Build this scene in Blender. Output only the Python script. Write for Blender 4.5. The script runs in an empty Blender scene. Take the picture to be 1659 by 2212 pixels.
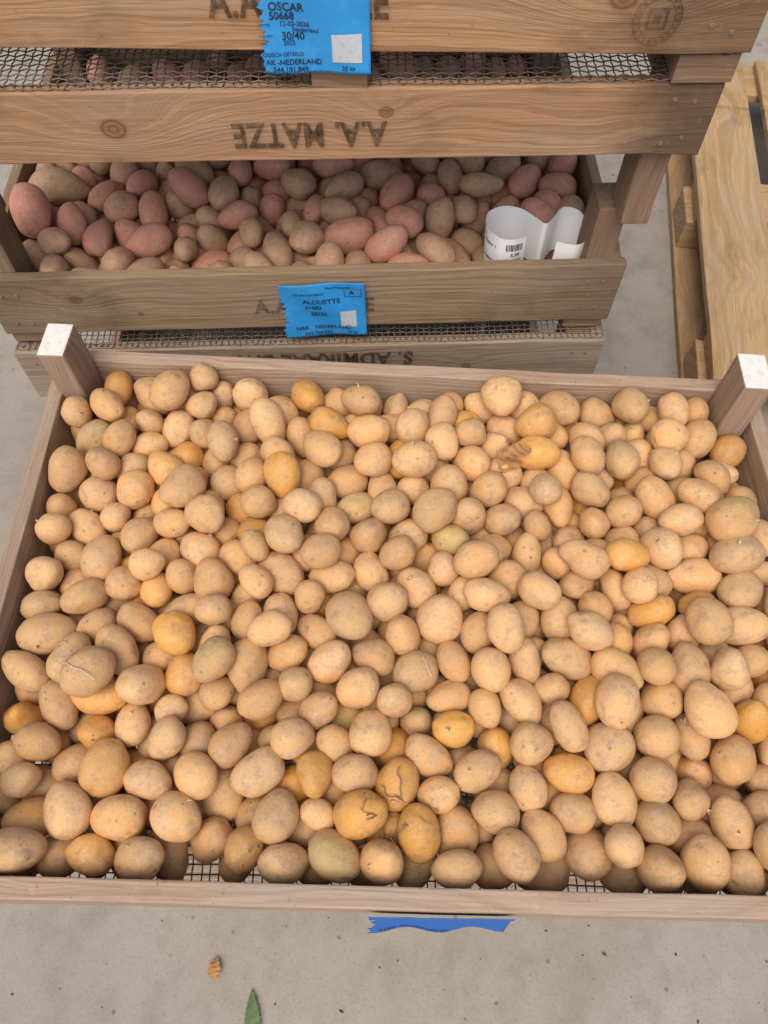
import bpy, bmesh, math, random
import numpy as np
from mathutils import Vector, Matrix, noise as mnoise
random.seed(5); np.random.seed(5)
ZC=1.31
scene=bpy.context.scene
col=scene.collection
scene.view_settings.view_transform='Standard'
scene.view_settings.look='None'
scene.view_settings.exposure=0

# ---------------- node helpers ----------------
class NT:
    def __init__(s,name):
        s.m=bpy.data.materials.new(name); s.m.use_nodes=True
        s.t=s.m.node_tree; s.n=s.t.nodes; s.l=s.t.links
        s.b=s.n['Principled BSDF']; s.out=s.n['Material Output']
    def put(s,sock,v):
        if v is None: return
        if isinstance(v,bpy.types.NodeSocket): s.l.new(v,sock)
        else: sock.default_value=v
    def math(s,op,a,b=None,c=None,clamp=False):
        n=s.n.new('ShaderNodeMath'); n.operation=op; n.use_clamp=clamp
        s.put(n.inputs[0],a); s.put(n.inputs[1],b)
        if c is not None: s.put(n.inputs[2],c)
        return n.outputs[0]
    def vmath(s,op,a,b=None):
        n=s.n.new('ShaderNodeVectorMath'); n.operation=op
        s.put(n.inputs[0],a); s.put(n.inputs[1],b)
        return n.outputs[0]
    def comb(s,x,y,z):
        n=s.n.new('ShaderNodeCombineXYZ'); s.put(n.inputs[0],x); s.put(n.inputs[1],y); s.put(n.inputs[2],z); return n.outputs[0]
    def sep(s,v):
        n=s.n.new('ShaderNodeSeparateXYZ'); s.put(n.inputs[0],v); return n.outputs
    def noise(s,vec,scale,detail=4,rough=.55,dist=0):
        n=s.n.new('ShaderNodeTexNoise'); s.put(n.inputs['Vector'],vec)
        n.inputs['Scale'].default_value=scale; n.inputs['Detail'].default_value=detail
        n.inputs['Roughness'].default_value=rough; n.inputs['Distortion'].default_value=dist
        return n.outputs['Fac']
    def vor(s,vec,scale,rand=1):
        n=s.n.new('ShaderNodeTexVoronoi'); s.put(n.inputs['Vector'],vec)
        n.inputs['Scale'].default_value=scale; n.inputs['Randomness'].default_value=rand
        return n.outputs['Distance'],n.outputs['Color']
    def ramp(s,f,a,b,lo=0.,hi=1.):
        n=s.n.new('ShaderNodeMapRange'); n.interpolation_type='SMOOTHSTEP'
        s.put(n.inputs[0],f); n.inputs[1].default_value=a; n.inputs[2].default_value=b
        n.inputs[3].default_value=lo; n.inputs[4].default_value=hi
        return n.outputs[0]
    def mix(s,f,a,b,mode='MIX'):
        n=s.n.new('ShaderNodeMix'); n.data_type='RGBA'; n.blend_type=mode
        s.put(n.inputs[0],f)
        for k,v in ((6,a),(7,b)):
            if isinstance(v,tuple) and len(v)==3: v=v+(1,)
            s.put(n.inputs[k],v)
        return n.outputs[2]
    def tc(s,which='Object'):
        n=s.n.new('ShaderNodeTexCoord'); return n.outputs[which]
    def bump(s,h,strength,dist,prev=None):
        n=s.n.new('ShaderNodeBump'); n.inputs['Strength'].default_value=strength
        n.inputs['Distance'].default_value=dist; s.put(n.inputs['Height'],h)
        if prev is not None: s.l.new(prev,n.inputs['Normal'])
        return n.outputs[0]
    def fin(s,c,rough=.8,nrm=None,spec=.3):
        if isinstance(c,tuple) and len(c)==3: c=c+(1,)
        s.put(s.b.inputs['Base Color'],c); s.put(s.b.inputs['Roughness'],rough)
        s.b.inputs['Specular IOR Level'].default_value=spec
        if nrm is not None: s.l.new(nrm,s.b.inputs['Normal'])
        return s.m

def wood(name,light,dark,knots=(),stain=.5,stainc=(.07,.048,.034),freq=230,grey=.25,endstain=0.,L=.75,con=.8):
    s=NT(name)
    oi=s.n.new('ShaderNodeObjectInfo').outputs['Random']
    co=s.tc(); X,Y,Z=s.sep(co)
    off=s.math('MULTIPLY',oi,7.3)
    nv=s.comb(s.math('ADD',s.math('MULTIPLY',X,2.2),off),s.math('MULTIPLY',Y,9.),s.math('MULTIPLY',Z,9.))
    n1=s.noise(nv,1.6,3,.5)
    f=s.math('ADD',Z,s.math('MULTIPLY',Y,.7))
    f=s.math('ADD',f,s.math('MULTIPLY',n1,.05))
    kmask=None
    for (kx,kz,kr) in knots:
        dx=s.math('MULTIPLY',s.math('SUBTRACT',X,kx),.42)
        dz=s.math('SUBTRACT',Z,kz)
        d2=s.math('ADD',s.math('MULTIPLY',dx,dx),s.math('MULTIPLY',dz,dz))
        g=s.math('EXPONENT',s.math('MULTIPLY',d2,-1./(kr*kr*2.2)))
        f=s.math('ADD',f,s.math('MULTIPLY',g,kr*1.6))
        dx2=s.math('MULTIPLY',dx,1.9)
        d=s.math('SQRT',s.math('ADD',s.math('MULTIPLY',dx2,dx2),s.math('MULTIPLY',dz,dz)))
        d=s.math('ADD',d,s.math('MULTIPLY',n1,kr*.25))
        mk=s.ramp(d,kr*.55,kr*.8,1,0)
        ring=s.math('ADD',s.math('MULTIPLY',s.math('SINE',s.math('MULTIPLY',d,2600./(kr*100))),.25),.75)
        mk2=s.math('MULTIPLY',mk,ring)
        kmask=mk2 if kmask is None else s.math('MAXIMUM',kmask,mk2)
    g1=s.noise(s.comb(s.math('MULTIPLY',f,freq),s.math('MULTIPLY',X,1.5),off),1.,2,.6)
    g1=s.ramp(g1,.36,.66)
    fib=s.noise(s.comb(s.math('ADD',s.math('MULTIPLY',X,14.),off),s.math('MULTIPLY',Y,420.),s.math('MULTIPLY',Z,420.)),1.,3,.6)
    c=s.mix(s.math('MULTIPLY',g1,con),light,dark)
    c=s.mix(s.ramp(fib,.35,.75,0,.5),c,tuple(v*.66 for v in dark))
    gn=s.noise(s.comb(s.math('ADD',s.math('MULTIPLY',X,4.),off),s.math('MULTIPLY',Y,14.),s.math('MULTIPLY',Z,14.)),1.3,5,.6)
    gl=sum(light)/3
    c=s.mix(s.ramp(gn,.4,.72,0,grey),c,(gl*1.12,gl*.98,gl*.84))
    sn=s.noise(s.comb(s.math('SUBTRACT',s.math('MULTIPLY',X,5.),off),s.math('MULTIPLY',Y,9.),s.math('MULTIPLY',Z,9.)),1.,6,.65)
    c=s.mix(s.ramp(sn,.52,.8,0,stain),c,stainc)
    if endstain>0:
        ax=s.math('ABSOLUTE',X)
        e=s.ramp(s.math('ADD',ax,s.math('MULTIPLY',s.math('SUBTRACT',sn,.5),.5)),L/2-.17,L/2+.0,0,endstain)
        c=s.mix(e,c,stainc)
    sp=s.noise(co,260,2,.5)
    c=s.mix(s.ramp(sp,.66,.78,0,.5),c,stainc)
    sc=s.noise(s.comb(s.math('MULTIPLY',X,60.),s.math('MULTIPLY',Y,90.),s.math('MULTIPLY',Z,90.)),1.,4,.7)
    c=s.mix(s.ramp(sc,.6,.8,0,.35),c,tuple(min(1,v*1.35) for v in light))
    if kmask is not None:
        c=s.mix(s.math('MULTIPLY',kmask,.85),c,(dark[0]*.5,dark[1]*.36,dark[2]*.3))
    h=s.math('ADD',s.math('MULTIPLY',g1,-.5),s.math('MULTIPLY',fib,-.8))
    nb=s.bump(h,.5,.0012)
    return s.fin(c,.82,nb,.2)

W_A=wood('wood_warm_tray',(.49,.295,.16),(.355,.20,.105),[(.26,.0,.02)],.6,endstain=.6)
W_B=wood('wood_warm_tray_knotty',(.47,.285,.16),(.345,.20,.11),[(-.165,.0,.019),(.08,.012,.010)],.6,endstain=.8)
W_C=wood('wood_olive_tray',(.37,.262,.155),(.27,.18,.105),[(-.27,.01,.012),(-.2,-.015,.006)],.5,grey=.35,endstain=.5)
W_D=wood('wood_grey_tray',(.38,.30,.22),(.27,.20,.145),[(.2,.0,.01)],.4,grey=.6)
W_F=wood('wood_rose_tray',(.48,.345,.245),(.37,.255,.175),[(-.16,-.002,.013),(.21,-.01,.007)],.4,grey=.5)
W_S=wood('wood_rose_side',(.43,.315,.225),(.31,.22,.15),[],.4,grey=.5)
W_P=wood('wood_dark_post',(.29,.19,.13),(.20,.13,.08),[],.6,grey=.2)
W_Q=wood('wood_rose_post',(.42,.29,.20),(.29,.19,.13),[],.4,grey=.3)
W_L=wood('wood_pallet',(.54,.36,.18),(.39,.24,.11),[(.35,0,.02),(-.3,0.02,.015)],.6,freq=120,grey=.3,L=1.3)

def plain(name,c,rough=.6,amt=.25,scale=60,spec=.3,dirt=(.3,.25,.2)):
    s=NT(name); co=s.tc()
    n=s.noise(co,scale,5,.6)
    cc=s.mix(s.ramp(n,.45,.8,0,amt),c,dirt)
    return s.fin(cc,rough,s.bump(n,.2,.001),spec)
M_WHITE=plain('white_paint_worn',(.80,.78,.74),.6,.5,140,dirt=(.45,.38,.30))
M_BLUE=plain('blue_card',(.03,.30,.72),.55,.45,90,dirt=(.10,.40,.74))
M_BLUE2=plain('blue_card_deep',(.012,.13,.50),.55,.3,90,dirt=(.03,.22,.6))
M_INK=plain('label_ink',(.02,.03,.06),.7,.1,90)
M_PATCH=plain('white_patch',(.52,.57,.63),.7,.5,300,dirt=(.3,.33,.38))
M_PAPER=plain('white_label_paper',(.88,.89,.90),.4,.12,40,dirt=(.80,.80,.79))
M_WIRE=plain('rusty_wire',(.19,.15,.12),.55,.6,300,.5,dirt=(.10,.07,.05))
def inkmat(name,c,cov):
    s=NT(name); co=s.tc(); n=s.noise(co,170,5,.7); n2=s.noise(co,30,3,.5)
    a=s.ramp(s.math('ADD',s.math('MULTIPLY',n,.6),s.math('MULTIPLY',n2,.4)),.38,.62,cov,cov*.4)
    s.put(s.b.inputs['Alpha'],a); return s.fin(c,.85,None,.1)
M_STENCIL=inkmat('stencil_ink',(.045,.034,.026),.8)
M_STENCIL2=inkmat('stencil_ink_faded',(.06,.042,.035),.6)

# ---------------- mesh helpers ----------------
def link(o,parent=None):
    col.objects.link(o)
    if parent: o.parent=parent
    return o
def empty(name,loc):
    e=bpy.data.objects.new(name,None); e.empty_display_size=.05; e.location=loc; col.objects.link(e); return e
def board(parent,name,L,T,H,mat,matrix,seg=14,jit=.0006,bev=.0014,mat2=None):
    bm=bmesh.new()
    bmesh.ops.create_cube(bm,size=1)
    for v in bm.verts: v.co=Vector((v.co.x*L,v.co.y*T,v.co.z*H))
    ed=[e for e in bm.edges if abs((e.verts[0].co-e.verts[1].co).x)>L*.9]
    bmesh.ops.subdivide_edges(bm,edges=ed,cuts=seg)
    o0=random.random()*50
    for v in bm.verts:
        n=mnoise.noise_vector(Vector((v.co.x*14+o0,v.co.y*5,v.co.z*5)))
        e=.8+ (1.8 if abs(v.co.x)>L*.48 else 0)
        v.co+=Vector((n.x*jit*(4 if abs(v.co.x)>L*.49 else 0),n.y*jit*2*e,n.z*jit*2.6*e))
    me=bpy.data.meshes.new(name); bm.to_mesh(me); bm.free()
    me.materials.append(mat)
    if mat2: 
        me.materials.append(mat2)
        for p in me.polygons:
            if p.normal.x>.7: p.material_index=1
    o=bpy.data.objects.new(name,me); link(o,parent)
    o.matrix_local=matrix
    b=o.modifiers.new('bev','BEVEL'); b.width=bev; b.segments=2; b.limit_method='ANGLE'; b.angle_limit=math.radians(50)
    return o
def line_m(a,b,z,shift=0.):
    a=Vector(a);b=Vector(b);d=(b-a).normalized(); n=Vector((-d.y,d.x))
    c=(a+b)/2+n*shift
    ang=math.atan2(d.y,d.x)
    return Matrix.Translation((c.x,c.y,z))@Matrix.Rotation(ang,4,'Z')

def bil(q,u,v):
    FL,FR,BR,BL=[np.array(k,dtype=float) for k in q]
    u=np.asarray(u)[...,None]; v=np.asarray(v)[...,None]
    return (1-u)*(1-v)*FL+u*(1-v)*FR+u*v*BR+(1-u)*v*BL

def mesh_np(name,V,F,mat,smooth=True):
    V=np.asarray(V,dtype=np.float32); F=np.asarray(F,dtype=np.int32); k=F.shape[1]
    me=bpy.data.meshes.new(name)
    me.vertices.add(len(V)); me.vertices.foreach_set('co',V.ravel())
    me.loops.add(F.size); me.loops.foreach_set('vertex_index',F.ravel())
    me.polygons.add(len(F)); me.polygons.foreach_set('loop_start',np.arange(0,F.size,k,dtype=np.int32))
    try: me.polygons.foreach_set('loop_total',np.full(len(F),k,dtype=np.int32))
    except Exception: pass
    me.update(calc_edges=True); me.validate()
    me.polygons.foreach_set('use_smooth',np.full(len(me.polygons),smooth))
    if mat: me.materials.append(mat)
    return me

def tubes(lines,r,sides=4):
    Vs=[];Fs=[];o=0
    for li,P in enumerate(lines):
        P=np.asarray(P,float); rr=r if np.isscalar(r) else r[li]
        n=len(P); T=np.gradient(P,axis=0); T/=np.linalg.norm(T,axis=1)[:,None]+1e-12
        ref=np.array([0,0,1.]) if abs(T[:,2]).mean()<.8 else np.array([1.,0,0])
        A=np.cross(T,ref); A/=np.linalg.norm(A,axis=1)[:,None]+1e-9; B=np.cross(T,A)
        th=np.arange(sides)/sides*2*math.pi
        V=P[:,None,:]+rr*(np.cos(th)[None,:,None]*A[:,None,:]+np.sin(th)[None,:,None]*B[:,None,:])
        Vs.append(V.reshape(-1,3))
        i=np.arange(n-1)[:,None]*sides; j=np.arange(sides)[None,:]; j2=(j+1)%sides
        F=np.stack([i+j,i+j2,i+sides+j2,i+sides+j],-1).reshape(-1,4)+o
        Fs.append(F); o+=n*sides
    return np.concatenate(Vs),np.concatenate(Fs)

def wiremesh(q,name,sp=.0075,r=.0007,inset=.004):
    Wd=np.linalg.norm(np.array(q[1])-np.array(q[0])); Dd=np.linalg.norm(np.array(q[3])-np.array(q[0]))
    nx=int((Wd-2*inset)/sp); ny=int((Dd-2*inset)/sp)
    lines=[]
    iu=inset/Wd; iv=inset/Dd
    ju=np.random.RandomState(3)
    for j in range(ny+1):
        t=np.arange(0,nx*2+1)/(2*nx); v=iv+(1-2*iv)*j/ny
        vv=v+ju.normal(0,.0006)+.0015*np.sin(t*23+j*.05)
        xy=bil(q,iu+(1-2*iu)*t,vv*np.ones_like(t))
        z=r*1.3*np.sin(math.pi*(t*nx)+math.pi*j+math.pi/2)
        lines.append(np.column_stack([xy,z]))
    for i in range(nx+1):
        t=np.arange(0,ny*2+1)/(2*ny); u=iu+(1-2*iu)*i/nx
        uu=u+ju.normal(0,.0004)+.001*np.sin(t*17+i*.07)
        xy=bil(q,uu*np.ones_like(t),iv+(1-2*iv)*t)
        z=-r*1.3*np.sin(math.pi*(t*ny)+math.pi*i+math.pi/2)
        z[0]+=ju.uniform(-.001,.0045); z[-1]+=ju.uniform(-.001,.003)
        xy[0]+=ju.normal(0,.0012,2)
        lines.append(np.column_stack([xy,z]))
    V,F=tubes(lines,r,4)
    return mesh_np(name,V,F,M_WIRE)

def sub(p,c): return (p[0]-c[0],p[1]-c[1])
def tray(name,corners,z0,H,ph,inv=False,fm=W_A,sm=W_S,pm=W_P,T=.016,feet=0,white=False,px=.03,py=.046,wm=None,bm_=None,midfoot=False):
    c=((corners[0][0]+corners[1][0])/2,(corners[0][1]+corners[1][1])/2)
    e=empty(name,(c[0],c[1],z0))
    q=[sub(p,c) for p in corners]
    FL,FR,BR,BL=[Vector(p) for p in q]
    board(e,'front_board',(FR-FL).length,T,H,fm,line_m(FL,FR,H/2,T/2))
    board(e,'back_board',(BR-BL).length,T,H,bm_ or fm,line_m(BR,BL,H/2,T/2))
    sh=H-.003
    def inset(a,b):
        d=(b-a).normalized(); return a+d*(T+.0005),b-d*(T+.0005)
    a,b=inset(FR,BR); board(e,'side_board',(b-a).length,T,sh,sm,line_m(a,b,sh/2+.001,T/2))
    a,b=inset(BL,FL); board(e,'side_board',(b-a).length,T,sh,sm,line_m(a,b,sh/2+.001,T/2))
    u1=(FR-FL).normalized(); 
    for k,(P,du,dv,ang) in enumerate(((FL,1,1,0),(FR,-1,1,0),(BR,-1,-1,1),(BL,1,-1,1))):
        uu=(FR-FL).normalized() if not ang else (BR-BL).normalized()
        vv=Vector((-uu.y,uu.x))
        ct=P+uu*du*(T+px/2+.0008)+vv*dv*(T+py/2+.0008)
        Lp=H+ph-.002; zc=(Lp/2+.001) if not inv else (H-.001-Lp/2)
        m=Matrix.Translation((ct.x,ct.y,zc))@Matrix.Rotation(math.atan2(uu.y,uu.x),4,'Z')@Matrix.Rotation(-math.pi/2,4,'Y')
        board(e,'corner_post',Lp,py,px,pm,m,seg=6,bev=.002,mat2=(M_WHITE if white else None))
        if feet and not inv:
            fw=.05
            ctf=P+uu*du*(fw/2+.004)+vv*dv*(.035)
            m=Matrix.Translation((ctf.x,ctf.y,-feet/2-.0012))@Matrix.Rotation(math.atan2(uu.y,uu.x),4,'Z')
            board(e,'foot_block',fw,.06,feet-.003,W_P,m,seg=3)
    if midfoot:
        ct=FL+(FR-FL)*.547
        m=Matrix.Translation((ct.x,ct.y+.034,-feet/2-.0012))@Matrix.Rotation(math.atan2(u1.y,u1.x),4,'Z')
        board(e,'foot_block',.046,.056,feet-.003,W_P,m,seg=3)
        m=Matrix.Translation((ct.x,ct.y+.0025,-feet/2-.010))@Matrix.Rotation(math.atan2(u1.y,u1.x),4,'Z')
        board(e,'foot_block',.048,.006,feet+.014,W_P,m,seg=3,bev=.0008)
    me=wm or wiremesh(q,'wire_mesh')
    o=bpy.data.objects.new('wire_mesh_base',me); link(o,e); o.location=(0,0,H+.0016 if inv else -.0005)
    bmn=bmesh.new()
    for P,s_ in ((FL,1),(FR,-1)):
        for dz in (.22,.75):
            for dx in (.022,.04):
                p=P+u1*s_*dx+Vector((u1.y,-u1.x))*.0006
                bmesh.ops.create_cone(bmn,cap_ends=True,segments=10,radius1=.0022,radius2=.0018,depth=.001,
                    matrix=Matrix.Translation((p.x,p.y,H*dz+random.uniform(-.004,.004)))@Matrix.Rotation(math.pi/2,4,'X'))
    mn=bpy.data.meshes.new('nails'); bmn.to_mesh(mn); bmn.free(); mn.materials.append(M_WIRE)
    link(bpy.data.objects.new('nail_heads',mn),e)
    return e,q,me

def quad_from(FRc,slope_deg,W,Dp):
    a=math.radians(slope_deg); u=Vector((math.cos(a),math.sin(a))); v=Vector((-u.y,u.x))
    FR=Vector(FRc); FL=FR-u*W
    return [tuple(FL),tuple(FR),tuple(FR+v*Dp),tuple(FL+v*Dp)]

# ---- text ----
def text_verts(body,offset=0.,shear=0.,spacing=1.):
    cu=bpy.data.curves.new('t','FONT'); cu.body=body; cu.size=1; cu.offset=offset; cu.space_character=spacing; cu.shear=shear
    cu.resolution_u=3
    o=bpy.data.objects.new('t',cu); col.objects.link(o)
    bpy.context.view_layer.update()
    dg=bpy.context.evaluated_depsgraph_get()
    me=bpy.data.meshes.new_from_object(o.evaluated_get(dg))
    V=[tuple(v.co) for v in me.vertices]; F=[tuple(p.vertices) for p in me.polygons]
    bpy.data.objects.remove(o); bpy.data.curves.remove(cu); bpy.data.meshes.remove(me)
    return np.array(V),F
def stencil(parent,body,q,x0,x1,zb,zt,flip,mat,name='stencilled_lettering',offset=.035):
    V,F=text_verts(body,offset,spacing=1.08)
    mn=V.min(0); mx=V.max(0)
    a=(V[:,0]-mn[0])/(mx[0]-mn[0]); b=(V[:,1]-mn[1])/(mx[1]-mn[1])
    if flip: a=1-a; b=1-b
    X=x0+a*(x1-x0); Z=zb+b*(zt-zb)
    FL,FR=np.array(q[0]),np.array(q[1]); t=(X-FL[0])/(FR[0]-FL[0])
    P=FL[None]+t[:,None]*(FR-FL)[None]
    VV=np.column_stack([P[:,0],P[:,1]-.0022,Z])
    me=bpy.data.meshes.new(name); me.from_pydata(VV.tolist(),[],F); me.materials.append(mat)
    return link(bpy.data.objects.new(name,me),parent)

def label(parent,q,x0,z0,w,h,curl,rows,patch,mat,name,torn=True,extra=None,rot=0.):
    FL,FR=np.array(q[0]),np.array(q[1])
    cr,sr=math.cos(rot),math.sin(rot)
    def mp(X,Z,lift=0):
        X=np.asarray(X,float);Z=np.asarray(Z,float)
        xx=X*cr-Z*sr; zz=X*sr+Z*cr
        x=x0+xx; t=(x-FL[0])/(FR[0]-FL[0]); py=FL[1]+t*(FR[1]-FL[1])
        y=py-.003-curl(X/w,Z/h)-lift
        return np.column_stack([x,y,z0+zz])
    nx,nz=40,34
    V=[];F=[]
    r=random.Random(3)
    edge=[ (0 if not torn else max(0,.012*w*10*abs(mnoise.noise(Vector((j*.35,1,2))))+.02*w*r.random())) for j in range(nz+1)]
    bot=[(.02*h*abs(mnoise.noise(Vector((i*.5,5,2))))) for i in range(nx+1)]
    for j in range(nz+1):
        for i in range(nx+1):
            u=i/nx; v=j/nz
            X=edge[j]*(1-u)+w*u; Z=bot[i]*(1-v)+h*v
            V.append((X,Z))
    V=np.array(V); P=mp(V[:,0],V[:,1])
    for j in range(nz):
        for i in range(nx):
            a=j*(nx+1)+i; F.append((a,a+1,a+nx+2,a+nx+1))
    e=empty(name,(0,0,0)); e.parent=parent
    me=bpy.data.meshes.new('card'); me.from_pydata(P.tolist(),[],F); me.materials.append(mat)
    for p in me.polygons: p.use_smooth=True
    o=link(bpy.data.objects.new('card',me),e); sm=o.modifiers.new('s','SOLIDIFY'); sm.thickness=.0004; sm.offset=-1
    if rows:
        Vs=[];Fs=[];n=0
        for (t,x,z,s,of) in rows:
            tv,tf=text_verts(t,of)
            if len(tv)==0: continue
            Vs.append(mp(tv[:,0]*s+x,tv[:,1]*s+z,.0005)); Fs+= [tuple(k+n for k in f) for f in tf]; n+=len(tv)
        me=bpy.data.meshes.new('printed_text'); me.from_pydata(np.concatenate(Vs).tolist(),[],Fs); me.materials.append(M_INK)
        link(bpy.data.objects.new('printed_text',me),e)
    def grid(x,z,ww,hh,m,nm,lift=.0004):
        a=8; g=[(x+ww*i/a,z+hh*j/a) for j in range(a+1) for i in range(a+1)]
        g=np.array(g); f=[(j*(a+1)+i,j*(a+1)+i+1,(j+1)*(a+1)+i+1,(j+1)*(a+1)+i) for j in range(a) for i in range(a)]
        me=bpy.data.meshes.new(nm); me.from_pydata(mp(g[:,0],g[:,1],lift).tolist(),[],f); me.materials.append(m)
        link(bpy.data.objects.new(nm,me),e)
    for (x,z,ww,hh,m) in patch: grid(x,z,ww,hh,m,'printed_patch')
    return e

# ================= GROUND / WORLD =================
s=NT('concrete'); co=s.tc()
n1=s.noise(co,1.6,6,.6); n2=s.noise(co,14,6,.65); n3=s.noise(co,190,4,.7); n4=s.noise(co,600,2,.5); n5=s.noise(co,5,6,.7)
c=s.mix(s.ramp(n1,.3,.7),(.32,.29,.245),(.39,.36,.31))
c=s.mix(s.ramp(n5,.45,.7,0,.45),c,(.26,.23,.185))
c=s.mix(s.ramp(n2,.42,.75,0,.55),c,(.23,.205,.17))
c=s.mix(s.ramp(n3,.5,.75,0,.55),c,(.18,.16,.135))
c=s.mix(s.ramp(n4,.6,.75,0,.35),c,(.50,.47,.42))
d,_=s.vor(co,26); dm=s.math('MULTIPLY',s.ramp(s.math('ADD',d,s.math('MULTIPLY',n3,.12)),.12,.16,1,0),s.ramp(n2,.45,.55))
c=s.mix(s.math('MULTIPLY',dm,.65),c,(.09,.08,.07))
d2,vc=s.vor(co,9); dm=s.math('MULTIPLY',s.ramp(s.math('ADD',d2,s.math('MULTIPLY',n2,.25)),.2,.27,1,0),s.math('GREATER_THAN',s.sep(vc)[0],.6))
c=s.mix(s.math('MULTIPLY',dm,.4),c,(.12,.105,.09))
h=s.math('ADD',s.math('MULTIPLY',n3,.6),s.math('MULTIPLY',n2,.5))
M_G=s.fin(c,.85,s.bump(h,.35,.003),.25)
bm=bmesh.new(); bmesh.ops.create_grid(bm,x_segments=4,y_segments=4,size=60)
me=bpy.data.meshes.new('ground'); bm.to_mesh(me); bm.free(); me.materials.append(M_G); link(bpy.data.objects.new('ground',me))

w=bpy.data.worlds.new('World'); scene.world=w; w.use_nodes=True
sky=w.node_tree.nodes.new('ShaderNodeTexSky'); sky.sky_type='NISHITA'; sky.sun_disc=False
EL,AZ=60,200
sky.sun_elevation=math.radians(EL); sky.sun_rotation=math.radians(AZ); sky.air_density=1.0; sky.dust_density=5.0; sky.ozone_density=.4
bg=w.node_tree.nodes['Background']; w.node_tree.links.new(sky.outputs[0],bg.inputs[0]); bg.inputs[1].default_value=.15
sd=bpy.data.lights.new('sun','SUN'); sd.energy=1.5; sd.angle=math.radians(50); sd.color=(1,.92,.81)
so=bpy.data.objects.new('sun',sd); col.objects.link(so)
az=math.radians(AZ); dirv=Vector((math.sin(az)*math.cos(math.radians(EL)),math.cos(az)*math.cos(math.radians(EL)),math.sin(math.radians(EL))))
so.rotation_euler=dirv.to_track_quat('Z','Y').to_euler(); so.location=(0,-1,4)

# ================= CAMERA =================
cd=bpy.data.cameras.new('camera'); cam=bpy.data.objects.new('camera',cd); col.objects.link(cam)
cd.sensor_fit='VERTICAL'; cd.sensor_height=36; cd.lens=26.04; cd.clip_start=.02; cd.clip_end=300
cam.location=(0,0,ZC); cam.rotation_euler=(math.radians(30),0,0); scene.camera=cam

# ================= TRAYS =================
DP=.50
qF=[(-.366,.028),(.404,.010),(.404,.529),(-.366,.577)]
tF,lqF,_=tray('added_shade_tray',qF,ZC-.71,.08,.06,fm=W_F,sm=W_S,pm=W_Q,white=True,px=.028,py=.045)
wmS=None
for k in range(4):
    qs=[(-.345,.078),(.375,.068),(.375,.50),(-.345,.53)]
    e,_,wmS=tray('added_shade_tray',qs,.45-.15*k+.002,.085,.063,fm=W_D,sm=W_S,pm=W_P,wm=wmS)
qC=quad_from((.281,.675),2.0,.75,DP)
tC,lqC,wmC=tray('added_shade_tray',qC,ZC-.684,.086,.068,fm=W_C,sm=W_C,pm=W_P,feet=.019,px=.032,T=.013)
qB=quad_from((.297,.643),1.4,.75,DP)
tB,lqB,_=tray('added_shade_tray',qB,ZC-.437,.066,.093,inv=True,fm=W_B,sm=W_A,pm=W_P,px=.030)
qA=quad_from((.302,.632),-1.0,.75,DP)
tA,lqA,_=tray('added_shade_tray',qA,ZC-.341,.085,.068,fm=W_A,sm=W_A,pm=W_P,feet=.027,midfoot=True)
qD=quad_from((.283,.661),1.75,.75,DP)
tD,lqD,_=tray('added_shade_tray',qD,ZC-.792,.085,.107,inv=True,fm=W_D,sm=W_D,pm=W_P)
qE=quad_from((.281,.668),1.75,.75,DP)
tE,lqE,_=tray('added_shade_tray',qE,ZC-1.05,.085,.065,fm=W_C,sm=W_C,pm=W_P,feet=.017,wm=wmC)
tG,lqG,_=tray('added_shade_tray',qE,ZC-1.155,.085,.153,inv=True,fm=W_D,sm=W_D,pm=W_P,wm=wmC)
qH=quad_from((.24,1.215),1.5,.75,DP)  # unseen rear stack, added to darken the view through the wire mesh
for (zb,H_,ph_,iv,ft) in ((.341,.085,.068,False,.017),(.437,.076,.093,True,0),(.684,.086,.068,False,.019),(.792,.085,.107,True,0),(1.05,.085,.065,False,.017),(1.155,.085,.153,True,0)):
    tray('added_shade_tray',qH,ZC-zb,H_,ph_,inv=iv,fm=W_C,sm=W_D,pm=W_P,feet=ft,wm=wmC)

def lx(q_world,x): return x-(q_world[0][0]+q_world[1][0])/2
def st(tr,qw,lq,body,x0,x1,db,dt,flip,mat,zb0,**k):
    stencil(tr,body,lq,lx(qw,x0),lx(qw,x1),ZC-db-zb0,ZC-dt-zb0,flip,mat,**k)
st(tA,qA,lqA,'A.A. MATZE',-.140,.004,.3155,.290,False,M_STENCIL,ZC-.341)
st(tB,qB,lqB,'A.A. MATZE',-.137,.003,.4235,.3985,True,M_STENCIL,ZC-.437)
st(tC,qC,lqC,'A.A. MATZE',-.157,-.012,.659,.636,False,M_STENCIL2,ZC-.684)
st(tD,qD,lqD,'S. ADMIRAAL B.V.',-.187,.037,.742,.717,True,M_STENCIL,ZC-.792,offset=.04)

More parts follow.
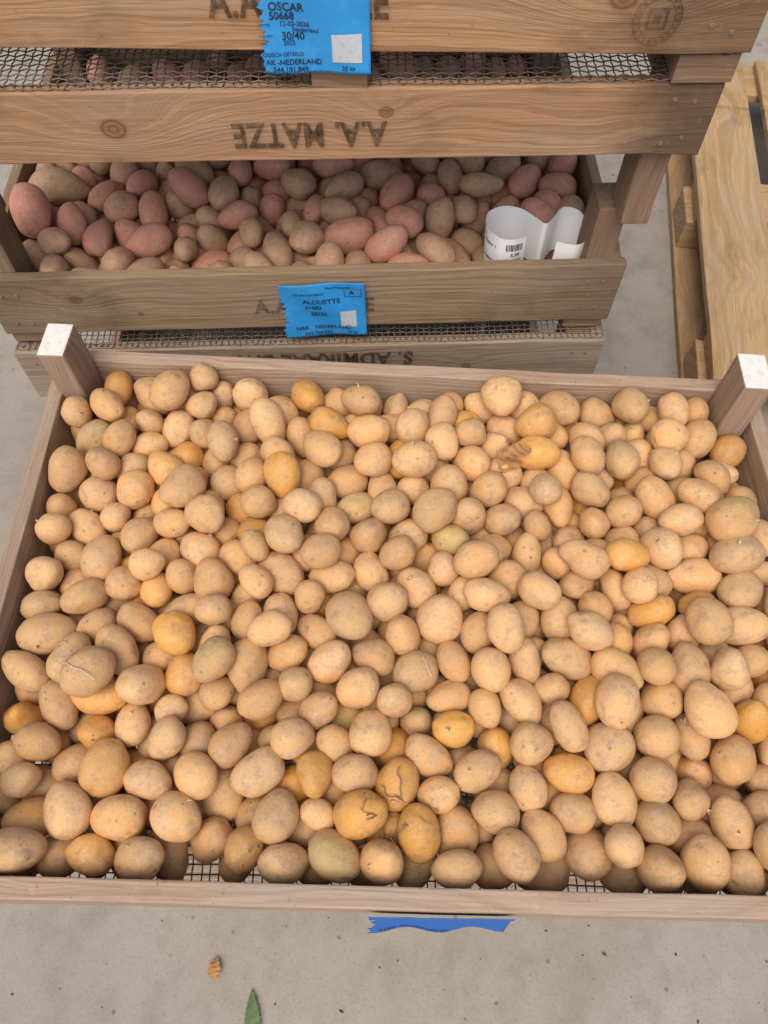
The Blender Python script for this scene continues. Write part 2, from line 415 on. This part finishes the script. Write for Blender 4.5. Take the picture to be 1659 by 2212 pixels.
def stamp(parent,lq,cx,cz,r,mat):
    bm=bmesh.new()
    def ring(r0,r1,n=48,gap=None):
        for i in range(n):
            if gap and i%gap==0: continue
            a0=i/n*2*math.pi;a1=(i+1)/n*2*math.pi
            vs=[bm.verts.new((cx+rr*math.cos(a),0,cz+rr*1.05*math.sin(a))) for rr,a in ((r0,a0),(r1,a0),(r1,a1),(r0,a1))]
            bm.faces.new(vs)
    ring(r*.93,r); ring(r*.69,r*.75); ring(r*.78,r*.9,40,2)
    def rect(x,z,w_,h_):
        bm.faces.new([bm.verts.new((cx+a,0,cz+b)) for a,b in ((x,z),(x+w_,z),(x+w_,z+h_),(x,z+h_))])
    rect(-r*.42,-r*.42,r*.84,r*.11);rect(-r*.42,r*.33,r*.84,r*.11);rect(-r*.42,-r*.31,r*.11,r*.64);rect(r*.31,-r*.31,r*.11,r*.64)
    rect(-r*.16,-r*.16,r*.32,r*.32)
    t=(cx-lq[0][0])/(lq[1][0]-lq[0][0]); y=lq[0][1]+t*(lq[1][1]-lq[0][1])-.0022
    for v in bm.verts: v.co.y=y
    me=bpy.data.meshes.new('ink_stamp'); bm.to_mesh(me); bm.free(); me.materials.append(mat)
    link(bpy.data.objects.new('ink_stamp',me),parent)
stamp(tA,lqA,lx(qA,.2165),.028,.0195,M_STENCIL2)

def curlA(u,v): return .002+.004*np.maximum(0,.45-v)**1*np.ones_like(u)+.0012*np.sin(u*9+v*5)+.003*np.maximum(0,u-.85)*6*np.maximum(0,.4-v)
rowsA=[('OSCAR',.0105,.0475,.0086,.02),('50668',.0105,.0410,.0080,.02),('zeering:',.001,.0368,.0032,.0),('12-02-2026',.018,.0362,.0052,.012),
('Nederland',.028,.0320,.0050,.01),('d in mm:',.001,.0285,.0032,0),('30/40',.019,.0262,.0082,.015),('tjaar:',.001,.0230,.0032,0),('2025',.020,.0222,.0050,.01),
('OGISCH GETEELD',.002,.0138,.0042,.01),('AK -NEDERLAND',.004,.0073,.0060,.02),('.   544.191.849',.003,.0015,.0060,.018),('25 kg',.067,.0033,.0050,.02)]
label(tA,lqA,lx(qA,-.102),ZC-.3555-(ZC-.341),.091,.085,curlA,rowsA,[(.0595,.0095,.0245,.0215,M_PATCH),],M_BLUE,'blue_tray_label')
def curlC(u,v): return .002+.006*np.maximum(0,.35-v)*np.ones_like(u)+.0015*np.sin(u*8+v*6)+.01*np.maximum(0,.2-u)*np.maximum(0,.5-v)*2
rowsC=[('Plant Passport',.056,.0735,.0050,.01),('KEURINGSDIENST',.018,.066,.0046,.01),('A',.084,.0635,.0090,.03),('ALOUETTE',.028,.0530,.0092,.02),('51583',.030,.0440,.0080,.02),
('28/35',.036,.0325,.0088,.02),
('NAK   NEDERLAND',.016,.0115,.0078,.02),('542.760.055',.026,.0030,.0070,.015),('25 kg',.079,.0040,.0056,.015)]
label(tC,lqC,lx(qC,-.124),ZC-.6945-(ZC-.684),.103,.082,curlC,rowsC,[(.072,.015,.019,.024,M_PATCH),(.078,.0600,.0205,.0007,M_INK),(.078,.0725,.0205,.0007,M_INK),(.078,.060,.0007,.013,M_INK),(.0980,.060,.0007,.013,M_INK)],M_BLUE,'blue_tray_label',rot=.02)
def curlF(u,v): return .002+.014*np.maximum(0,.62-v)**1.2*(1-.3*u)+.0022*np.sin(u*13+1)*(1-v)-.001*u
label(tF,lqF,lx(qF,-.014),ZC-.722-(ZC-.71),.115,.075,curlF,[('NAK NEDERLAND',.01,.006,.007,.02)],[],M_BLUE2,'blue_tray_label')

# ================= POTATOES =================
def settle(W,D,cell,layers,rr,ss,seed,corner=None,iters=420,dz=.040,prng=.066):
    R=np.random.RandomState(seed)
    P=[];rad=[];sep=[]
    nx=int(W/cell[0]); ny=int(D/cell[1])
    for L,fn in enumerate(layers):
        for j in range(ny):
            for i in range(nx):
                x=-W/2+(i+.5+(.25 if (j+L)%2 else -.25))*W/nx; y=(j+.5)*D/ny
                if R.rand()>fn(x/W+.5,y/D): continue
                r=R.uniform(*rr)*(1.13 if R.rand()<.1 else 1)*(.86 if R.rand()<.1 else 1); s_=R.uniform(*ss)
                a=R.uniform(0,math.pi); t=R.normal(0,.35)
                u=np.array([math.cos(a)*math.cos(t),math.sin(a)*math.cos(t),math.sin(t)])
                c=np.array([x+R.normal(0,.008),y+R.normal(0,.008),.02+L*dz+R.normal(0,.003)])
                P.append([c-u*s_/2,c+u*s_/2]);rad.append(r);sep.append(s_)
    P=np.array(P);rad=np.array(rad);sep=np.array(sep);N=len(P)
    pts=P
    for it in range(iters):
        g=.0009 if it<iters*.7 else .00015
        pts[:,:,2]-=g
        if it%6==0:
            c=pts.mean(1); d=np.linalg.norm(c[:,None]-c[None],axis=2)
            I,J=np.where(np.triu(d<prng,1))
            ii=np.concatenate([I*2+a for a in (0,1) for b in (0,1)]); jj=np.concatenate([J*2+b for a in (0,1) for b in (0,1)])
        for k in range(3):
            fl=pts.reshape(-1,3)
            dv=fl[ii]-fl[jj]; dl=np.linalg.norm(dv,axis=1)+1e-9
            ov=rad[ii//2]+rad[jj//2]-dl; m=ov>0
            n=dv[m]/dl[m][:,None]*(ov[m]*.5)[:,None]
            dis=np.zeros_like(fl); cnt=np.zeros(len(fl))
            np.add.at(dis,ii[m],n); np.add.at(dis,jj[m],-n); np.add.at(cnt,ii[m],1); np.add.at(cnt,jj[m],1)
            fl+=dis/np.maximum(1,cnt*.55)[:,None]
            pts=fl.reshape(-1,2,3)
            c=pts.mean(1); u=pts[:,1]-pts[:,0]; u/=np.linalg.norm(u,axis=1)[:,None]+1e-9
            pts=np.stack([c-u*sep[:,None]/2,c+u*sep[:,None]/2],1)
            for e in (0,1):
                q=pts[:,e]
                q[:,0]=np.clip(q[:,0],-W/2+rad,W/2-rad); q[:,1]=np.clip(q[:,1],rad,D-rad); q[:,2]=np.maximum(q[:,2],rad)
                if corner:
                    cx,cy=corner
                    for sx in (-1,1):
                        for sy in (0,1):
                            dx=(W/2-cx)-(q[:,0]*sx); yy=q[:,1] if sy==0 else D-q[:,1]; dy=yy-cy
                            inside=(dx<rad)&(dy<rad)
                            px_=rad-dx; py_=rad-dy
                            mx=inside&(px_<py_); my=inside&~(px_<py_)
                            q[mx,0]-=sx*px_[mx]*.5
                            q[my,1]+=(1 if sy==0 else -1)*py_[my]*.5
    return pts,rad,sep

def ico(sub_):
    bm=bmesh.new(); bmesh.ops.create_icosphere(bm,subdivisions=sub_,radius=1)
    V=np.array([v.co[:] for v in bm.verts]);F=np.array([[v.index for v in f.verts] for f in bm.faces]); bm.free(); return V,F
IV,IF=ico(4)
def potato_mesh(name,pts,rad,sep,mapfn,z0,mat,seed,p_clean=.12,p_green=.06,elong=1.):
    R=np.random.RandomState(seed); N=len(pts); nv=len(IV)
    V=np.zeros((N,nv,3),np.float32); C=np.zeros((N,nv,4),np.float32)
    tops=[]
    for k in range(N):
        c=pts[k].mean(0); u=pts[k,1]-pts[k,0]; u/=np.linalg.norm(u)+1e-9
        c2=np.array([*mapfn(c[0],c[1]),c[2]+z0])
        a=(rad[k]+sep[k]/2)*1.04*elong; b=rad[k]*1.05; cc=rad[k]*R.uniform(.90,1.04)
        D=IV.copy()
        disp=np.zeros(nv)
        for q in range(5):
            w_=R.normal(0,1,3); w_=w_/np.linalg.norm(w_)*R.uniform(1.5,4.0); disp+=R.uniform(.015,.045)*np.sin(D@w_+R.uniform(0,6.28))
        for q in range(5):
            w_=R.normal(0,1,3); w_=w_/np.linalg.norm(w_)*R.uniform(5,10); disp+=.008*np.sin(D@w_+R.uniform(0,6.28))
        eye=np.zeros(nv)
        for q in range(R.randint(3,7)):
            e=R.normal(0,1,3); e/=np.linalg.norm(e); dd=np.sum((D-e)**2,1); sz=R.uniform(.7,1.3)
            g=np.exp(-dd/((.15*sz)**2)); disp-=.045*g; eye=np.maximum(eye,np.exp(-dd/((.09*sz)**2))*R.uniform(.4,1))
        if R.rand()<.08:
            e=R.normal(0,1,3); e[2]=abs(e[2]); e/=np.linalg.norm(e); dd=np.sum((D-e)**2,1); disp+=R.uniform(.12,.3)*np.exp(-dd/(.45**2))
        t=R.uniform(-.16,.16); x=D[:,0]
        S=D*(1+disp)[:,None]
        S=np.column_stack([S[:,0]*a,S[:,1]*b*(1+t*x),S[:,2]*cc*(1+t*x)])
        S[:,1]+=R.uniform(-.14,.14)*b*(x**2-.4)
        r0=R.normal(0,1,3); v=np.cross(u,r0); v/=np.linalg.norm(v); w_=np.cross(u,v)
        V[k]=c2+S[:,0:1]*u+S[:,1:2]*v+S[:,2:3]*w_
        C[k,:,0]=R.rand(); C[k,:,1]=(R.uniform(.5,1) if R.rand()<p_clean else R.uniform(0,.38))
        if R.rand()<p_green:
            g=R.normal(0,1,3); g/=np.linalg.norm(g); C[k,:,2]=np.clip((D@g)*1.1+.1,0,1)*R.uniform(.5,1)
        C[k,:,3]=eye
        tops.append((c2[0],c2[1],c2[2],rad[k]))
    F=(IF[None]+(np.arange(N)*nv)[:,None,None]).reshape(-1,3)
    me=mesh_np(name,V.reshape(-1,3),F,mat)
    at=me.color_attributes.new('pc','FLOAT_COLOR','POINT'); at.data.foreach_set('color',C.reshape(-1))
    return me,np.array(tops)

def potato_mat(name,A,B,clean,dust,green,red=None,bv0=.84):
    s=NT(name); co=s.tc()
    at=s.n.new('ShaderNodeAttribute'); at.attribute_name='pc'
    r,g,b=s.sep(at.outputs['Vector']); eye=at.outputs['Alpha']
    r2=s.math('FRACT',s.math('MULTIPLY',r,7.31)); r3=s.math('FRACT',s.math('MULTIPLY',r,23.7))
    wv=s.math('MULTIPLY',r,40.); co2=s.vmath('ADD',co,s.comb(wv,s.math('MULTIPLY',g,33.),wv))
    n1=s.noise(co2,60,4,.65,.8); n2=s.noise(co2,170,3,.7); n3=s.noise(co2,520,2,.6)
    c=s.mix(r,A,B)
    if red is not None:
        c=s.mix(s.ramp(s.math('ADD',s.math('MULTIPLY',r2,.9),s.math('MULTIPLY',n1,.5)),.60,1.0,0,.85),c,red)
    c=s.mix(s.ramp(g,.3,.8),c,clean)
    c=s.mix(s.math('MULTIPLY',b,s.ramp(n1,.3,.6,.5,1)),c,green)
    dirtf=s.math('MULTIPLY',s.ramp(s.math('ADD',s.math('MULTIPLY',n1,.7),s.math('MULTIPLY',n2,.3)),.42,.58),s.math('MULTIPLY',s.ramp(g,.1,.9,1.,.35),s.math('ADD',s.math('MULTIPLY',r3,.5),.45)))
    c=s.mix(dirtf,c,dust)
    dk=s.ramp(s.math('ADD',s.math('MULTIPLY',n1,.55),s.math('MULTIPLY',n2,.45)),.50,.66,0,.5)
    c=s.mix(dk,c,(dust[0]*.58,dust[1]*.52,dust[2]*.46))
    c=s.mix(s.ramp(n2,.44,.30,0,.4),c,tuple(min(1,v*1.22) for v in A))
    c=s.mix(s.ramp(n3,.52,.70,0,.30),c,tuple(v*.52 for v in dust))
    c=s.mix(s.ramp(n3,.30,.42,.15,0),c,(.74,.56,.36))
    vd,vc=s.vor(co2,80); vr=s.sep(vc)[0]
    spot=s.math('MULTIPLY',s.ramp(s.math('ADD',vd,s.math('MULTIPLY',n3,.14)),.14,.24,1,0),s.math('GREATER_THAN',vr,.74))
    c=s.mix(s.math('MULTIPLY',spot,.5),c,(.20,.115,.06))
    c=s.mix(s.math('MULTIPLY',eye,.55),c,(.22,.125,.065))
    bv=s.math('ADD',s.math('MULTIPLY',r2,.30),bv0)
    c=s.mix(1.,c,s.comb(bv,bv,bv),'MULTIPLY')
    h=s.math('ADD',s.math('MULTIPLY',n2,.7),s.math('MULTIPLY',n3,.35))
    h=s.math('SUBTRACT',h,s.math('MULTIPLY',spot,.4))
    nb=s.bump(h,.6,.0016)
    return s.fin(c,s.ramp(g,.2,.9,.72,.48),nb,.32)
M_POT=potato_mat('potato_skin',(.68,.435,.21),(.665,.37,.145),(.68,.345,.075),(.61,.41,.24),(.40,.36,.11))
M_RED=potato_mat('red_potato_skin',(.56,.38,.225),(.52,.32,.20),(.60,.27,.20),(.50,.335,.225),(.45,.33,.16),red=(.58,.22,.17),bv0=.88)

Wi,Di=.770-.034,.520
def f1(u,v): return .97 if not (u<.06 and v<.3) else .6
def f2(u,v): return .6+.4*min(1,v/.25) if u>.07 else .45
def f3(u,v):
    return max(0.06,min(.8,(v-.04)*1.8))*(1 if .06<u<.95 else .4)
def f4(u,v): return .25 if (.12<u<.92 and .25<v<.94) else 0
pts,rad,sep=settle(Wi,Di,(.0405,.0365),[f1,f2,f3,f4],(.0148,.0188),(.003,.0145),11,corner=(.03,.047))
inn=[(qF[0][0]+.0175,qF[0][1]+.0175),(qF[1][0]-.0175,qF[1][1]+.0175),(qF[2][0]-.0175,qF[2][1]-.0175),(qF[3][0]+.0175,qF[3][1]-.0175)]
def mapF(x,y): return tuple(bil(inn,x/Wi+.5,y/Di))
mP,topF=potato_mesh('potato_pile',pts,rad,sep,mapF,ZC-.709,M_POT,3,p_clean=.16)
potp=link(bpy.data.objects.new('potato_pile',mP))
print('N potatoes',len(pts))
WiC,DiC=.75-.036,DP-.036
def r1(u,v): return .95
def r2(u,v): return .97
def r3(u,v): return .2+.35*v
pts2,rad2,sep2=settle(WiC,DiC,(.049,.0415),[r1,r2,r3],(.0158,.0202),(.006,.026),21,corner=(.034,.047),iters=350,prng=.075)
uC=Vector((math.cos(math.radians(2)),math.sin(math.radians(2)))); vC=Vector((-uC.y,uC.x))
oC=(Vector(qC[0])+Vector(qC[1]))/2+vC*.018
def mapC(x,y): p=uC*x+vC*y; return (p.x,p.y)
cc=pts2.mean(1); wx=oC.x+cc[:,0]; wy=oC.y+cc[:,1]
keep=~((wx>.098)&(wx<.262)&(wy<.775)&(cc[:,2]>.032))
mR,topC=potato_mesh('red_potato_pile',pts2[keep],rad2[keep],sep2[keep],mapC,0,M_RED,8,p_clean=.18,p_green=0)
o=link(bpy.data.objects.new('red_potato_pile',mR)); o.location=(oC.x,oC.y,ZC-.683)
o=link(bpy.data.objects.new('red_potato_pile',mR)); cA=(Vector(qA[0])+Vector(qA[1]))/2; o.location=(cA.x,cA.y+.018,ZC-.340); o.rotation_euler=(0,0,math.radians(-3))
o=link(bpy.data.objects.new('red_potato_pile',mR)); cA=(Vector(qH[0])+Vector(qH[1]))/2; o.location=(cA.x,cA.y+.018,ZC-.683)  # red pile inside the added rear stack

def top_at(x,y):
    d2=(topF[:,0]-x)**2+(topF[:,1]-y)**2; m=d2<topF[:,3]**2
    if not m.any(): return ZC-.70
    return float((topF[m,2]+np.sqrt(topF[m,3]**2-d2[m])).max())

M_ROOT=plain('dried_root',(.30,.17,.09),.9,.5,300,dirt=(.42,.28,.16))
M_SPR=plain('pale_sprout',(.62,.52,.34),.6,.3,300,dirt=(.4,.28,.15))
R=random.Random(4); lines=[];rs=[]
for k in range(24):
    x,y=.006+R.uniform(-.012,.012),.090+R.uniform(-.008,.010); a=R.choice((R.uniform(0,6.28),R.uniform(2.1,2.8),R.uniform(-1.9,-1.3),R.uniform(.3,1.))); L=[]; zz=None
    for i in range(R.randint(5,14)):
        z=top_at(x,y)+.003+R.uniform(0,.003); zz=z if zz is None else max(z,zz*.6+z*.4)
        L.append((x,y,zz)); a+=R.uniform(-.6,.6); x+=math.cos(a)*.0025; y+=math.sin(a)*.0025
    lines.append(L); rs.append(R.uniform(.00028,.0007))
V,F=tubes(lines,rs,5); link(bpy.data.objects.new('dried_root_clump',mesh_np('dried_root_clump',V,F,M_ROOT)))
lines=[];rs=[]
idx=[i for i in range(len(topF)) if topF[i,2]>ZC-.67]
for k in R.sample(idx,min(90,len(idx))):
    cx,cy,cz,r_=topF[k]
    a=R.uniform(0,6.28); rr=R.uniform(.3,.9)*r_; x=cx+math.cos(a)*rr; y=cy+math.sin(a)*rr; z=cz+math.sqrt(max(0,(r_*1.0)**2-rr*rr))-.0006
    n=Vector((x-cx,y-cy,z-cz)).normalized()
    for q in range(R.randint(1,4)):
        t=(n+Vector((R.uniform(-.8,.8),R.uniform(-.8,.8),R.uniform(-.3,.6)))).normalized(); Ln=R.uniform(.0015,.005)
        lines.append([(x,y,z),(x+t.x*Ln*.5,y+t.y*Ln*.5,z+t.z*Ln*.5),(x+t.x*Ln,y+t.y*Ln,z+t.z*Ln+.0004)]); rs.append(R.uniform(.0004,.001))
for (x,y,a,nn) in ((-.285,.205,-.3,16),(.03,.235,-1.2,12),(-.13,.33,.9,8)):
    L=[];zz=None
    for i in range(nn):
        z=top_at(x,y)+.0015; zz=z if zz is None else max(z,zz*.7+z*.3)
        L.append((x,y,zz)); a+=R.uniform(-.25,.25); x+=math.cos(a)*.003; y+=math.sin(a)*.003
    lines.append(L); rs.append(.0006)
V,F=tubes(lines,rs,5); so_=bpy.data.objects.new('potato_sprouts',mesh_np('potato_sprouts',V,F,M_SPR)); link(so_)

def leaf(name,loc,L,Wd,ang,mat,curl,zf=None,ser=0):
    n=22;V=[];F=[]
    for i in range(n+1):
        t=i/n; wd=Wd*math.sin(math.pi*t**.75)**.9*(1+ser*(i%2)) if 0<t<1 else .0004
        for j in (-1,-.5,0,.5,1):
            x=t*L; y=j*wd/2; z=abs(j)*curl*.4+curl*math.sin(t*math.pi)*.8+.002+.0015*math.sin(i*1.3+j*3)
            V.append((x,y,z))
    for i in range(n):
        for j in range(4):
            a=i*5+j; F.append((a,a+1,a+6,a+5))
    me=bpy.data.meshes.new(name); me.from_pydata(V,[],F); me.materials.append(mat)
    for p in me.polygons: p.use_smooth=True
    o=link(bpy.data.objects.new(name,me)); o.location=loc; o.rotation_euler=(0,0,ang); 
    return o
M_GL=plain('green_leaf',(.10,.17,.07),.6,.6,200,dirt=(.18,.24,.12))
M_DL=plain('dry_leaf',(.42,.22,.09),.8,.5,150,dirt=(.28,.14,.06))
leaf('green_leaf',(-.188,-.135,.001),.072,.021,math.radians(96),M_GL,.004,ser=.2)
leaf('dry_leaf',(-.255,-.052,.001),.030,.015,math.radians(84),M_DL,.006,ser=.5)
leaf('dry_leaf',(.120,.415,top_at(.13,.43)+.001),.045,.022,math.radians(55),M_DL,.006,ser=.3)
leaf('dry_leaf',(.150,.432,top_at(.15,.43)-.001),.035,.014,math.radians(200),M_DL,.006,ser=.3)
R=random.Random(9); bm=bmesh.new()
for k in range(200):
    x=R.uniform(-.9,.9); y=R.uniform(-.4,.05) if R.random()<.6 else R.uniform(.3,2.5)
    r_=R.uniform(.0006,.0022)
    mm=Matrix.Translation((x,y,r_*.4))@Matrix.Rotation(R.uniform(0,6),4,'Z')@Matrix.Diagonal((r_*R.uniform(1,2.5),r_,r_*.6,1))
    bmesh.ops.create_icosphere(bm,subdivisions=1,radius=1,matrix=mm)
me=bpy.data.meshes.new('soil_crumbs'); bm.to_mesh(me); bm.free(); me.materials.append(plain('soil',(.10,.07,.05),.9)); link(bpy.data.objects.new('soil_crumbs',me))

# ================= PAPER LABEL ROLL =================
ctrl=[(.180,.703),(.160,.695),(.138,.697),(.122,.716),(.126,.742),(.150,.756),(.178,.752),(.198,.734),(.210,.722),(.222,.730),(.240,.748),(.262,.746),(.276,.728),(.274,.708),(.255,.696),(.225,.700)]
ctrl=[(.123+(x-.122)*.74,y) for x,y in ctrl]
def cat(P,n=10):
    P=[Vector(p) for p in P]; out=[]
    for i in range(len(P)-1):
        p0=P[max(0,i-1)];p1=P[i];p2=P[i+1];p3=P[min(len(P)-1,i+2)]
        for k in range(n):
            t=k/n; out.append(.5*((2*p1)+(p2-p0)*t+(2*p0-5*p1+4*p2-p3)*t*t+(3*p1-p0-3*p2+p3)*t**3))
    out.append(P[-1]); return out
path=cat(ctrl); plen=[0]
for i in range(1,len(path)): plen.append(plen[-1]+(path[i]-path[i-1]).length)
cen=Vector((.165,.705)); RH=.058; RZ=ZC-.642
def sp_(s_,h,lift=0):
    s_=max(0,min(plen[-1]-1e-6,s_)); i=max(k for k in range(len(plen)) if plen[k]<=s_); i=min(i,len(path)-2)
    t=(s_-plen[i])/(plen[i+1]-plen[i]); p=path[i].lerp(path[i+1],t); d=(path[i+1]-path[i]).normalized()
    nrm=Vector((-d.y,d.x))
    q=cen+(p-cen)*(1+.06*h/RH)
    q=q+nrm*lift
    return (q.x,q.y+.004*h/RH,RZ+h+.003*math.sin(s_*40)-.010*max(0,(s_/plen[-1]-.6))*h/RH)
e=empty('paper_label_roll',(0,0,0))
V=[];F=[];ns=150;nh=8
for i in range(ns+1):
    for j in range(nh+1): V.append(sp_(plen[-1]*i/ns,RH*j/nh))
for i in range(ns):
    for j in range(nh): a=i*(nh+1)+j; F.append((a,a+nh+1,a+nh+2,a+1))
me=bpy.data.meshes.new('curled_strip'); me.from_pydata(V,[],F); me.materials.append(M_PAPER)
for p in me.polygons: p.use_smooth=True
o=link(bpy.data.objects.new('curled_strip',me),e)
V=[];F=[]
lf=.0006
def addtext(t,s0,h0,size,up=True):
    tv,tf=text_verts(t,.02); n=len(V)
    for v in tv: V.append(sp_(s0-v[0]*size,h0+v[1]*size,LS*lf))
    for f in tf: F.append(tuple(k+n for k in f))
d0=(path[1]-path[0]).normalized(); LS=1 if Vector((-d0.y,d0.x)).y<0 else -1
for hb in (.042,.022):
    addtext('Pepper 1',.056,hb,.0055); addtext('5,99',.019,hb-.0075,.0065)
    s0=.025; R=random.Random(int(hb*1000)); x=0
    while x<.020:
        wd=R.choice((.0005,.0008,.0011)); n=len(V)
        for (a,b) in ((x,hb),(x+wd,hb),(x+wd,hb+.009),(x,hb+.009)): V.append(sp_(s0-a,b,LS*lf))
        F.append((n,n+1,n+2,n+3)); x+=wd+R.choice((.0006,.0009))
me=bpy.data.meshes.new('printed_price'); me.from_pydata(V,[],F); me.materials.append(M_INK); link(bpy.data.objects.new('printed_price',me),e)

# ================= PALLET =================
pe=empty('wooden_pallet',(.672,.990,0)); pe.rotation_euler=(0,0,math.radians(-8.7))
def pb(name,x0,x1,y0,y1,z0,z1):
    lx_,ly_,lz_=x1-x0,y1-y0,z1-z0
    c=Vector(((x0+x1)/2,(y0+y1)/2,(z0+z1)/2))
    if ly_>lx_: m=Matrix.Translation(c)@Matrix.Rotation(math.pi/2,4,'Z'); return board(pe,name,ly_,lx_,lz_,W_L,m,bev=.003,jit=.001)
    return board(pe,name,lx_,ly_,lz_,W_L,Matrix.Translation(c),bev=.003,jit=.001)
x=0
for wd in (.155,.10,.145,.10,.145):
    pb('deck_plank',x,x+wd,0,1.2,.123,.144); x+=wd+.038
for y in (0,.5275,1.055): pb('cross_plank',0.003,.799,y+.001,y+.144,.1005,.1225)
for x in (0,.3275,.655):
    for y in (0,.5275,1.055):
        pb('block',x-.018+.003,x+.127,y+.003,y+.142,.0225,.1)
    pb('bottom_plank',x-.02,x+.125,0,1.2,.0005,.022)
bm=bmesh.new()
for (x,y) in ((.585,1.055),(.40,1.06)):
    vs=[bm.verts.new((x+dx,y+dy,.003+dz)) for dx,dy,dz in ((0,0,0),(.02,.002,.003),(.016,.014,.001),(.003,.01,.004))]
    bm.faces.new(vs)
me=bpy.data.meshes.new('blue_paper_scrap'); bm.to_mesh(me); bm.free(); me.materials.append(M_BLUE); link(bpy.data.objects.new('blue_paper_scrap',me))
